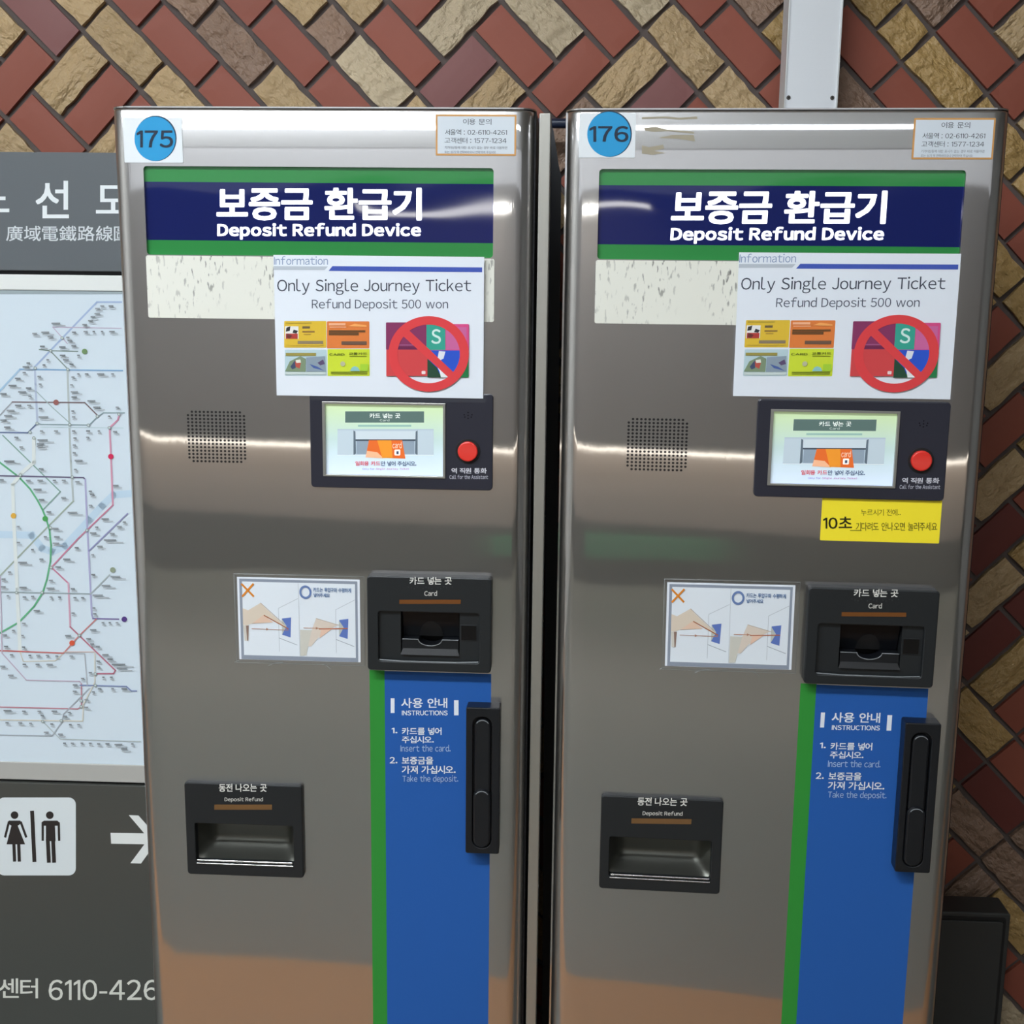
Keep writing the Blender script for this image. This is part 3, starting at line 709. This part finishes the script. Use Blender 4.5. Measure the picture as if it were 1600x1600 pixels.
# ---- information notice (built from the left one, copied to the right one)
PW = mat('notice_paper', (228, 233, 240), .4)
def info_notice():
    ou, ov = .2360, -.1557
    t = on_face('information_notice', M1, ou, ov, .0044, 'laminated single journey ticket notice on the left machine, which bears number 175', 'notice', 'laminated single journey ticket notices')
    w, h = .1057, .0701
    b = MB(); b.plate(-w, w, -h, h, .0002, .0006, PW, r=.0003, ch=.0001, back=True); b.build('paper_sheet', t)
    L = lambda x, y: (lambda q: (q[0] - ou, q[1] - ov))(b1(x, y))
    p = Print(L, .0007, step=.00002)
    p.text('7f93b4', 'Information', 430, 400.5, 514, 414, .0)
    p.poly('b9c0c8', [(430, 416), (514, 416.5), (509, 422), (430, 422)])
    p.poly('3a53ae', [(521, 416), (754, 418), (754, 425.5), (515, 423.5)])
    p.text('3d4250', 'Only Single Journey Ticket', 435, 436, 737, 461, -.008)
    p.text('4a5060', 'Refund Deposit 500 won', 489, 467, 701, 486, -.006)
    R = lambda c, x0, y0, x1, y1: p.rect(c, 430 + x0 / 4.85, 490 + y0 / 4.85, 430 + x1 / 4.85, 490 + y1 / 4.85)
    def PP(c, pts): p.poly(c, [(430 + x / 4.85, 490 + y / 4.85) for x, y in pts])
    p.rrect('dfb92e', 446, 501.5, 511.5, 543, 1.5); p.rrect('e07b32', 512.5, 502, 578.5, 544, 1.5); p.rrect('b8cfd4', 447, 546, 512, 586.5, 1.5); p.rrect('cddc2c', 513.5, 545, 579, 587, 1.5)
    p.w += .0001
    R('e8e6e0', 85, 95, 185, 190); R('b3372e', 90, 150, 180, 190); PP('2c2a2c', [(95, 105), (125, 95), (120, 130), (90, 135)]); PP('2c2a2c', [(150, 120), (182, 130), (170, 150), (140, 145)]); PP('6b2622', [(100, 150), (140, 165), (120, 188), (95, 180)])
    R('6e5a34', 215, 95, 272, 112); R('94702e', 215, 130, 308, 142); R('b08a2c', 225, 152, 280, 160); R('8d7a5c', 180, 205, 372, 228); R('b59a2a', 90, 66, 285, 74); R('b59a2a', 95, 238, 375, 243)
    R('f2b48c', 415, 72, 540, 88); R('f2b48c', 420, 98, 545, 104); R('6e4a2a', 415, 125, 690, 140); R('6e4a2a', 415, 142, 640, 162); R('6d5444', 510, 208, 700, 234); PP('f3a65c', [(560, 95), (610, 75), (700, 88), (700, 100)])
    R('9a8f4a', 90, 296, 318, 318); R('c8d4d0', 88, 440, 390, 460); PP('7d8f72', [(85, 435), (120, 360), (200, 320), (240, 340), (240, 438)]); PP('8b9aa6', [(245, 330), (385, 320), (392, 435), (245, 438)])
    PP('4a5f9a', [(270, 380), (330, 400), (380, 430), (300, 410)]); PP('b8564a', [(160, 360), (205, 370), (195, 415), (165, 400)]); PP('45506a', [(125, 400), (160, 350), (165, 410), (140, 420)]); PP('e4e2d4', [(165, 350), (200, 345), (205, 370), (170, 372)]); PP('5c4c6c', [(330, 370), (372, 345), (385, 380), (350, 390)])
    p.text('3f4a1c', 'CARD', 430 + 418 / 4.85, 490 + 300 / 4.85, 430 + 535 / 4.85, 490 + 316 / 4.85, .012); p.text('3f4a1c', '교통카드', 430 + 565 / 4.85, 490 + 292 / 4.85, 430 + 705 / 4.85, 490 + 312 / 4.85, .012)
    R('8a941c', 570, 318, 700, 324); R('59641c', 430, 438, 705, 443); R('59641c', 430, 450, 705, 455)
    p.disc('b8b894', 430 + 520 / 4.85, 490 + 378 / 4.85, 3.8); PP('8fc4c0', [(575, 432), (590, 405), (610, 396), (635, 405), (650, 432)]); R('a7cf3a', 652, 380, 712, 432)
    # cards that are not refunded
    p.w += .0001
    p.rrect('85375f', 604.5, 503.5, 668, 546, 1.5); p.rrect('d64f86', 669, 506, 733.5, 548, 1.5); p.rect('d0484a', 605, 546, 671, 587); p.rrect('2a7a48', 671, 548, 733, 589, 1.5)
    p.rect('3aa08c', 667.5, 507, 697, 546.5); p.text('cfe9e2', 'S', 675, 514, 690, 537, .012)
    p.rect('c9669a', 698, 511, 730, 546); p.rect('2f55c4', 671, 547, 720, 583); p.poly('dde0e6', [(687, 548), (697, 549), (694, 560), (687, 563), (685, 558)])
    p.poly('2a4a38', [(669, 560), (684, 574), (690, 589), (669, 589)]); p.poly('e6e8ea', [(684, 572), (702, 589), (690, 589), (688, 580)])
    p.rect('6f2c50', 622, 541, 654, 545); p.rect('a05a84', 620, 538, 655, 539.5); p.rrect('f0d9d8', 660, 579, 666, 584, 1)
    p.ring('dc4447', 671, 552.5, 48.5, 62.5, .94, 56)
    p.poly('dc4447', [(626, 520), (637, 512.5), (717, 588), (706, 593)])
    p.build('printing', t)
    b = MB(); b.plate(-w - .0022, w + .003, -h - .0042, h + .0008, .0008, .0012, film(), r=.001, ch=.0001); b.build('lamination_film', t)
    return t
N1 = info_notice(); N2 = copy_tree(N1); place(N2, M2, .2443, -.1487, .0044); N2.rotation_euler = (0, -.002, M2[2])
N2['label'] = 'laminated single journey ticket notice above the yellow sticker, on the right machine'
# ---- how-to-insert notice with the two arms
def hand_notice():
    u0, u1, v0, v1 = .0822, .2128, -.5085, -.4183; ou, ov = (u0 + u1) / 2, (v0 + v1) / 2
    w, h = (u1 - u0) / 2, (v1 - v0) / 2
    t = on_face('card_insertion_notice', M1, ou, ov, .0003, 'small laminated picture notice of card insertion on the left machine, nearer the route map', 'notice', 'laminated card insertion notices')
    b = MB(); b.plate(-w, w, -h, h, .0002, .0006, PW, r=.0003, ch=.0001, back=True); b.build('paper_sheet', t)
    N = lambda x, y: (((x - 410) / 722) * 2 * w, -((y - 334) / 491) * 2 * h)
    p = Print(N, .0007, step=.00002)
    p.rect('8b93a0', 62, 98, 757, 578); p.rect('dfe5ea', 78, 114, 743, 553)
    def arm(dx, dy=0):
        p.line('b9bfc4', 3, [(290 + dx, 268), (290 + dx, 525)]); p.line('b9bfc4', 3, [(290 + dx, 268), (405 + dx * .99, 208)]); p.line('9aa0a6', 3.5, [(290 + dx, 445), (395 + dx, 484)])
        p.poly('5b74b8', [(310 + dx, 328), (364 + dx, 320), (358 + dx, 440), (308 + dx, 425)]); p.poly('b9bfb8', [(308 + dx, 330), (336 + dx, 372), (308 + dx, 425)])
    arm(0); arm(338)
    p.line('c3c8cc', 3, [(410, 118), (412, 548)])
    p.poly('d8c9b6', [(78, 272), (110, 284), (185, 238), (210, 265), (345, 388), (210, 318), (180, 352), (132, 362), (100, 374), (78, 372)])
    p.line('a8927c', 3, [(185, 238), (320, 360)]); p.line('a8927c', 3, [(132, 362), (250, 352)]); p.poly('e0c0a8', [(135, 360), (200, 310), (260, 352)])
    p.line('a8633c', 6, [(205, 312), (345, 388)]); p.poly('cfc9bd', [(78, 374), (112, 374), (108, 466), (84, 466)]); p.poly('8a6f62', [(95, 376), (112, 374), (106, 466), (100, 466)])
    p.line('b08068', 3.5, [(130, 393), (345, 396)]); p.poly('b08068', [(215, 386), (232, 394), (215, 402)])
    p.poly('d8cabb', [(485, 392), (512, 322), (640, 358), (560, 400), (520, 440), (480, 490), (462, 490)]); p.poly('cbc8bc', [(416, 392), (485, 392), (462, 490), (450, 545), (414, 548)])
    p.line('b3a08a', 3, [(512, 322), (650, 360)]); p.poly('e2bfa8', [(540, 390), (610, 378), (530, 440)])
    p.line('b56a4a', 6, [(530, 384), (695, 377)]); p.line('c08a70', 3.5, [(438, 380), (530, 380)]); p.poly('b08068', [(510, 372), (526, 380), (510, 388)])
    p.line('d8832c', 11, [(78, 130), (144, 198)]); p.line('d8832c', 11, [(144, 128), (80, 200)])
    p.ring('6a80ac', 452, 168, 24, 36, 1.12, 32)
    p.text('3f6a9c', '카드는 투입구와 수평하게', 498, 138, 720, 165, .012); p.text('3f6a9c', '넣어주세요', 500, 172, 595, 196, .012)
    p.build('printing', t)
    b = MB(); b.plate(-w - .003, w + .0045, -h - .0035, h + .0035, .0008, .0012, film(), r=.001, ch=.0001)
    b.build('lamination_film', t)
    edge = mat('film_edge', (180, 184, 182), .2, alpha=.55)
    b = MB(); b.tube([(-w - .003, -.0012, h + .0035), (w + .0045, -.0012, h + .0035), (w + .0045, -.0012, -h - .0035), (-w - .003, -.0012, -h - .0035), (-w - .003, -.0012, h + .0035)], .00035, edge, 5)
    b.build('film_edge', t)
    for a, c, d in (((-.034, -.0515), (-.018, -.0478), .0012), ((.024, -.0478), (.033, -.0535), .0008), ((-.0705, -.049), (-.0655, -.047), .0006)):
        b = MB(); b.tube([(a[0] + (c[0] - a[0]) * k / 6, -.0006, a[1] + (c[1] - a[1]) * k / 6 + d * math.sin(math.pi * k / 6)) for k in range(7)], .00035, edge, 5); b.build('tape_scrap', t)
    return t
H1 = hand_notice(); H2 = copy_tree(H1); place(H2, M2, .1460, -.4577, .0003); H2.rotation_euler = (0, -.006, M2[2])
H2['label'] = 'small laminated card insertion picture notice on the right machine, below left of the yellow sticker'
# ---- yellow sticker
a, c = b2(1281, 844), b2(1472, 782); ou, ov = (a[0] + c[0]) / 2, (a[1] + c[1]) / 2
t = on_face('yellow_sticker', M2, ou, ov, .0002, 'yellow sticker with black Korean writing under the screen of machine 176', 'sticker')
b = MB(); b.plate(a[0] - ou, c[0] - ou, a[1] - ov, c[1] - ov, 0, .0005, mat('yellow_vinyl', (252, 230, 46), .45), r=.0008, ch=.0001); b.build('backing_sheet', t)
p = Print(lambda x, y: (lambda q: (q[0] - ou, q[1] - ov))(b2(x, y)), .0006)
p.text('6a6018', '누르시기 전에..', 1345, 795.5, 1407, 805.5, .0); p.text('2c2a12', '10초', 1286, 807, 1331, 826, .015)
p.text('4e4816', '기다려도 안나오면 눌러주세요', 1337, 816, 1464, 829, .0); p.rect('5a5418', 1328, 828, 1346, 829)
p.build('lettering', t)

# ================================================================== route map board
def sg(x, y, w=0.0): return backproj(x, y, *SIGN, w)
t = empty('route_map_board', (SIGN[0], SIGN[1], 0), SIGN[2], 'tall grey board with lit subway route map and restroom sign at left of the machines', 'sign board')
SX0, SX1 = -.98, -.44
b = MB(); b.box(SX0, SX1, .006, .055, .0, 1.540, BLACKM); b.build('back_case', t)
b = MB(); b.plate(SX0, SX1, 1.3955, 1.5445, -.006, .004, SIGNGREY, r=.001, ch=.001); b.build('header_panel', t)
b = MB(); b.plate(SX0, SX1, 1.3705, 1.3905, -.006, .003, mat('white_frame', (226, 228, 224), .4), r=.001, ch=.001); b.build('upper_frame', t, label='white upper frame of the map')
b = MB(); b.plate(SX0, SX1, .6905, .7165, -.006, .003, mat('light_frame', (176, 174, 168), .4), r=.001, ch=.001); b.build('lower_frame', t, label='pale metal lower frame of the map')
b = MB(); b.plate(SX0, SX1, .0, .6865, -.006, .004, mat('lower_sign_grey', (72, 73, 69), .3, bump=((400, 400, 400), 2, .05, .0003)), r=.001, ch=.001); b.build('lower_panel', t)
b = MB(); b.box(SX0, SX1, -.0008, .006, .7165, 1.3705, mat('map_panel', (204, 216, 224),   .22, emit=.08)); mp_ = b.build('map_panel', t, label='glossy pale blue-white map panel')
p = Print(sg, .0011, emit=.06, step=.00002); p.rough = .3
p.rect('9aa6aa', -120, 454, 192, 459.5)  # grey line painted as the shadow under the white upper frame
lab = []
def ML(col, wd, pts, every=0, side=(3, 3), v=False):
    c = [int(int(col[i:i + 2], 16) * .74 + v * .26) for i, v in ((0, 204), (2, 216), (4, 224))]
    p.line('%02x%02x%02x' % tuple(c), wd * .92, pts)
RV = [(-40, 834), (50, 836), (66, 856), (82, 862), (102, 853), (140, 812), (160, 790), (178, 773), (205, 771)]
p.line('b9cedd', 11, RV)
ML('8ea4c8', 3, [(190, 472), (152, 472), (98, 528), (78, 549), (55, 573)]); ML('a3afc6', 3.5, [(55, 573), (56, 600), (59, 661)])
ML('b39fb4', 1.6, [(190, 513), (83, 511), (98, 528), (106, 537)]); ML('5f7264', 1.8, [(62, 546), (80, 548), (122, 549)]); ML('6f7f78', 2, [(80, 549), (106, 576)])
ML('a5ada9', 3.2, [(106, 576), (108, 640), (111, 720), (115, 783)]); ML('8e9c88', 2.6, [(115, 783), (78, 820), (0, 900), (-40, 941)])
ML('8db0cc', 3.2, [(-40, 655), (0, 611), (32, 577)]); ML('6795bf', 2.4, [(32, 577), (192, 579)])
ML('8c8f94', 2.2, [(-30, 680), (0, 649), (20, 628)]); ML('5e4446', 2.2, [(20, 628), (133, 629), (153, 649)])
ML('72898c', 2, [(59, 661), (65, 663), (140, 664), (153, 651), (162, 645), (195, 645)]); ML('b2c6c8', 1.5, [(64, 667), (193, 668.5)])
ML('3f4d78', 2.2, [(-40, 675), (44, 676), (59, 661)]); ML('8ba09c', 1.6, [(58, 612), (82, 636), (110, 661)]); ML('69907e', 2, [(5, 680), (95, 768), (69, 795)])
ML('3d9a5c', 3, [(-30, 705), (0, 722), (25, 741), (33, 748), (48, 764), (59, 781), (67, 796), (73, 811), (78, 828), (80.5, 852), (79.5, 877), (74, 905), (67.5, 925), (54, 947), (30, 972), (0, 989), (-40, 1002)])
ML('d8dcd4', 6, [(53.6, 684), (53.6, 722), (33, 740), (20.6, 757), (22, 806), (27.5, 920), (32, 1018)]); ML('cfc0a4', 1.4, [(32, 1018), (37, 1033), (87, 1032), (100, 1020)])
ML('4a3c5c', 2.4, [(-40, 742), (0, 743), (131, 746), (134, 749)]); ML('9e98c0', 3, [(134, 749), (137, 826), (139, 860), (144, 960), (146, 966)]); ML('56407e', 2.2, [(146, 966), (186, 967)])
ML('cc7a94', 3, [(187, 646), (185, 656), (172, 668), (174, 713), (177, 789)]); ML('bb5c78', 2.4, [(177, 789), (124, 840), (81, 886), (107.5, 911)]); ML('c98a9e', 3, [(107.5, 911), (110.5, 979)]); ML('a8485c', 2.4, [(110.5, 979), (181, 1047), (178, 1052), (150, 1052)])
ML('7d8a8c', 2, [(-40, 924), (0, 924.5), (142, 927.5)]); ML('9aa5a4', 2, [(142, 927.5), (172, 897.5)]); ML('b8443f', 2.2, [(-40, 1015), (0, 1016), (100, 1020)]); ML('c4605a', 2, [(100, 1020), (125, 992), (151, 967)])
ML('b79cae', 1.8, [(1, 900), (2, 930), (4, 1020), (42, 1062), (125, 1064), (128, 1068)]); ML('b0606c', 2, [(128, 1068), (128, 1104), (122, 1107), (0, 1104), (-40, 1104)])
ML('cfc4ae', 2, [(-40, 1123), (0, 1124), (130, 1126), (131, 1100), (149, 1065), (149, 1020)]); ML('5e6a96', 2.2, [(126, 1070), (198, 1072), (206, 1079), (214, 1079)])
ML('9aa0a6', 1.8, [(-40, 1147), (82, 1149), (97, 1128), (100, 1115), (140, 1075)]); ML('a5aeaa', 1.6, [(68, 1127), (95, 1154), (220, 1158)]); ML('7a78a8', 2.2, [(140, 860), (200, 802)]); ML('c8a090', 1.6, [(100, 1018), (148, 1018)]); ML('a4a4a8', 1.5, [(104, 1020), (133, 1021), (137, 1070)])
for col, x, y in (('6e8a60', 133, 549), ('94605c', 88.5, 628.5), ('d8a848', 22, 805.5), ('4e9c58', 71.5, 810), ('cc3458', 174, 713), ('56407e', 195, 967), ('cf5a40', 113.5, 1004), ('8f9a84', 177, 890)):
    p.disc(col, x, y, 4.3, 1, 16)
for x, y in ((98, 528), (80, 548), (56, 575), (107, 577), (59, 661), (110, 663), (48, 675), (153, 650), (139, 664), (54, 684), (33, 742), (114, 745), (80, 824), (137, 828), (81, 886), (27, 925), (67, 925), (125, 992), (150, 1052), (150, 1070), (128, 1094), (128, 1103), (68, 1126), (97, 1125), (172, 668), (187, 647)):
    p.disc('8f9a98', x, y, 2.6, 1, 10); p.disc('c4cecc', x, y, 1.4, 1, 10)
rg = random.Random(11)
LB = [(158,478,10),(171,478,12),(150,482,12),(149,490,14),(143,495,12),(139,501,12),(130,507,12),(82,505,22),(114,519,10),(132,518,10),(146,518,6),(159,518,6),(172,518,14),(66,519,20),(52,521,12),(76,526,14),(105,527,8),(107,532,12),(113,540,12),(94,542,16),(64,541,12),(122,555,7),(95,555,14),(100,562,14),(74,562,7),(110,569,10),(68,570,7),(43,567,9),(37,573,16),(37,582,8),(25,591,14),(60,588,9),(15,602,20),(113,589,8),(122,584,6),(134,584,9),(153,584,18),(175,584,7),(42,606,14),(30,612,20),(62,600,7),(111,601,7),(112,612,18),(2,615,16),(46,619,8),(113,620,14),(138,626,20),(25,633,16),(44,633,10),(12,641,20),(147,636,18),(62,638,9),(8,649,20),(62,651,24),(113,642,7),(182,636,8),(114,651,8),(2,656,16),(170,650,6),(8,667,16),(64,673,8),(86,673,10),(114,673,8),(136,673,10),(154,673,6),(178,674,10),(60,687,26),(24,683,10),(59,693,18),(59,697,16),(116,684,8),(136,683,8),(32,698,9),(115,695,8),(115,707,8),(8,720,26),(118,719,20),(62,732,12),(117,733,7),(0,749,12),(42,750,12),(60,750,14),(84,750,8),(98,750,10),(119,752,11),(54,764,20),(140,767,8),(142,772,10),(178,758,14),(62,780,14),(97,777,12),(140,789,9),(74,799,12),(107,800,24),(28,822,7),(160,810,18),(83,825,16),(193,815,8),(150,823,8),(184,822,12),(70,838,8),(142,832,16),(86,838,14),(173,833,12),(28,847,8),(84,848,16),(164,843,30),(50,858,7),(118,855,10),(153,853,14),(144,866,7),(63,873,10),(30,878,22),(100,873,18),(88,885,14),(14,893,8),(144,897,10),(174,900,24),(4,904,10),(78,906,10),(160,914,22),(3,916,12),(32,917,18),(74,918,20),(112,919,10),(146,929,26),(12,930,6),(37,932,9),(50,931,8),(79,932,7),(92,932,7),(116,933,8),(128,933,8),(54,953,16),(146,949,7),(113,957,8),(147,958,8),(36,973,9),(20,984,7),(160,972,7),(171,972,6),(182,972,7),(35,992,6),(5,991,12),(142,983,16),(103,992,15),(136,997,12),(142,1005,10),(8,1009,10),(36,1010,8),(151,1009,10),(17,1022,8),(46,1023,7),(58,1023,10),(73,1023,8),(88,1024,7),(110,1024,9),(161,1022,16),(169,1029,14),(2,1040,12),(37,1037,8),(57,1037,10),(74,1037,16),(152,1032,9),(176,1037,34),(184,1043,24),(14,1054,14),(153,1041,8),(140,1050,8),(161,1057,6),(173,1057,7),(128,1059,8),(115,1069,12),(154,1075,9),(175,1075,7),(191,1075,14),(115,1079,10),(145,1080,7),(133,1092,10),(133,1104,10),(7,1109,20),(36,1110,9),(60,1110,9),(82,1110,14),(107,1112,8),(65,1117,8),(100,1118,10),(10,1128,8),(30,1128,10),(47,1129,7),(80,1130,7),(109,1131,7),(122,1131,7),(70,1143,12),(92,1146,12),(100,1160,7),(112,1160,8),(127,1160,7),(140,1160,7),(153,1161,8),(166,1161,10),(180,1162,20),(206,1161,6),(190,1169,16)]
p.step = 0; p.w += .00002
for x, y, L in LB:
    k = rg.choice(('868c90', '92989c', '7c8286'))
    p.rect(k, x, y - 1.1, x + L * .62, y + 1.1); p.rect('a2a8ac', x + L * .1, y + 3, x + L, y + 4.2)
o = p.build('printed_map', mp_, label='coloured subway lines with small station names')
p = Print(sg, .0045, step=.00003)
p.text('e6ebec', '노', -36, 287, 17, 332, .012); p.text('e6ebec', '선', 58, 283, 110, 341.5, .012); p.text('e6ebec', '도', 152, 290, 206, 334, .012)
p.text('d6dcde', '廣域電鐵路線圖', 12, 353, 204, 377, .006)
p.build('lettering', t)
p = Print(sg, .0045, step=.00003)
p.rrect('d9dfe0', -2, 1244, 120.5, 1365.5, 11)
K = '332e2c'
for cx, fem in ((25, True), (80, False)):
    p.disc(K, cx, 1271.5, 6, 1, 20)
    if fem:
        p.poly(K, [(cx - 9, 1280), (cx + 9, 1280), (cx + 11, 1284), (cx + 5, 1288), (cx + 16.5, 1317), (cx - 12.5, 1317), (cx - 5, 1288), (cx - 11, 1284)])
        p.line(K, 3.6, [(cx - 9, 1283), (cx - 14.5, 1305)]); p.line(K, 3.6, [(cx + 10, 1283), (cx + 18, 1305)])
        p.line(K, 5, [(cx - 1, 1316), (cx, 1342)]); p.line(K, 5, [(cx + 6.5, 1316), (cx + 7.5, 1342)])
    else:
        p.poly(K, [(cx - 12, 1282), (cx - 9, 1280), (cx + 12, 1280), (cx + 15, 1283), (cx + 15.5, 1288), (cx + 8, 1288), (cx + 9, 1312), (cx - 6, 1312), (cx - 6, 1288), (cx - 13, 1288)])
        p.line(K, 3.6, [(cx - 11, 1284), (cx - 11, 1310)]); p.line(K, 3.6, [(cx + 14, 1284), (cx + 14.6, 1310)])
        p.line(K, 6, [(cx - 3, 1311), (cx - 1.5, 1343)]); p.line(K, 6, [(cx + 5.2, 1311), (cx + 6.6, 1343)])
p.line(K, 6, [(52.5, 1267), (56, 1342)])
p.build('restroom_sign', t, label='white square with black woman and man symbols')
p = Print(sg, .0045, step=.00003)
p.poly('e2e4e0', [(174.5, 1299), (234, 1300), (234, 1317), (175.5, 1316)]); p.poly('e2e4e0', [(203, 1271.5), (218, 1272), (250, 1308), (234, 1308)]); p.poly('e2e4e0', [(205.5, 1346.5), (222, 1347), (250, 1308), (234, 1308)])
p.build('arrow', t, label='white arrow pointing right')
p = Print(sg, .0045, step=.00003)
p.text('dcdcd2', '고객센터', -66, 1526, 61.5, 1557, .01); p.text('dcdcd2', '6110-4261', 78, 1528, 262, 1560, .006)
p.build('lettering', t)

# ================================================================== upright cable duct above machine 176
t = empty('cable_duct', (0, 1.55, 0), -.04, 'upright brushed aluminium cable duct on the brick wall above machine 176', 'cable duct')
b = MB(); b.plate(.3296, .3950, 1.30, HCEIL - .01, -.035, .0, STEEL2, r=.0008, ch=.0012); b.build('duct_cover', t)
b = MB()
for x in (.3296, .3932): b.box(x, x + .0018, -.0022, .001, 1.30, HCEIL - .01, mat('bright_edge', (214, 216, 214), .3, .8))
b.build('edge_fold', t)
for x in (.3352, .3886):
    b = MB(); b.cyl(x, 1.6148, .0026, .0, .0012, mat('screw_steel', (90, 86, 80), .4, .9), .0005, 14); b.cyl(x, 1.6148, .0011, .0012, .0014, VOID, .0001, 6)
    b.build('screw', t)
# ================================================================== dark metal box low on the right
BX = (0.0, 1.545, -.05)
tr = backproj(1580, 1428, *BX); tb = backproj(1470, 1428, *BX)
t = empty('metal_box', (BX[0], BX[1], 0), BX[2], 'dark grey metal box standing low against the wall right of machine 176', 'box')
GM = mat('dark_grey_metal', (50, 51, 50), .5); xr, zt = tr[0], tr[1]; xl = .505
b = MB(); b.plate(xl, xr, .0, zt, -.045, .0, GM, r=.004, ch=.002, back=True); b.build('case', t)
b = MB(); b.bezel((xl + .006, xr - .006, .02, zt - .006), (xl + .010, xr - .010, .024, zt - .010), 0, .0006, VOID, .0, GM, r=.004, rh=.003, ch=.0002); b.build('door_gap', t)
b = MB(); b.plate(xl + .010, xr - .010, .024, zt - .012, 0, .0022, GM, r=.003, ch=.001); b.build('door', t)
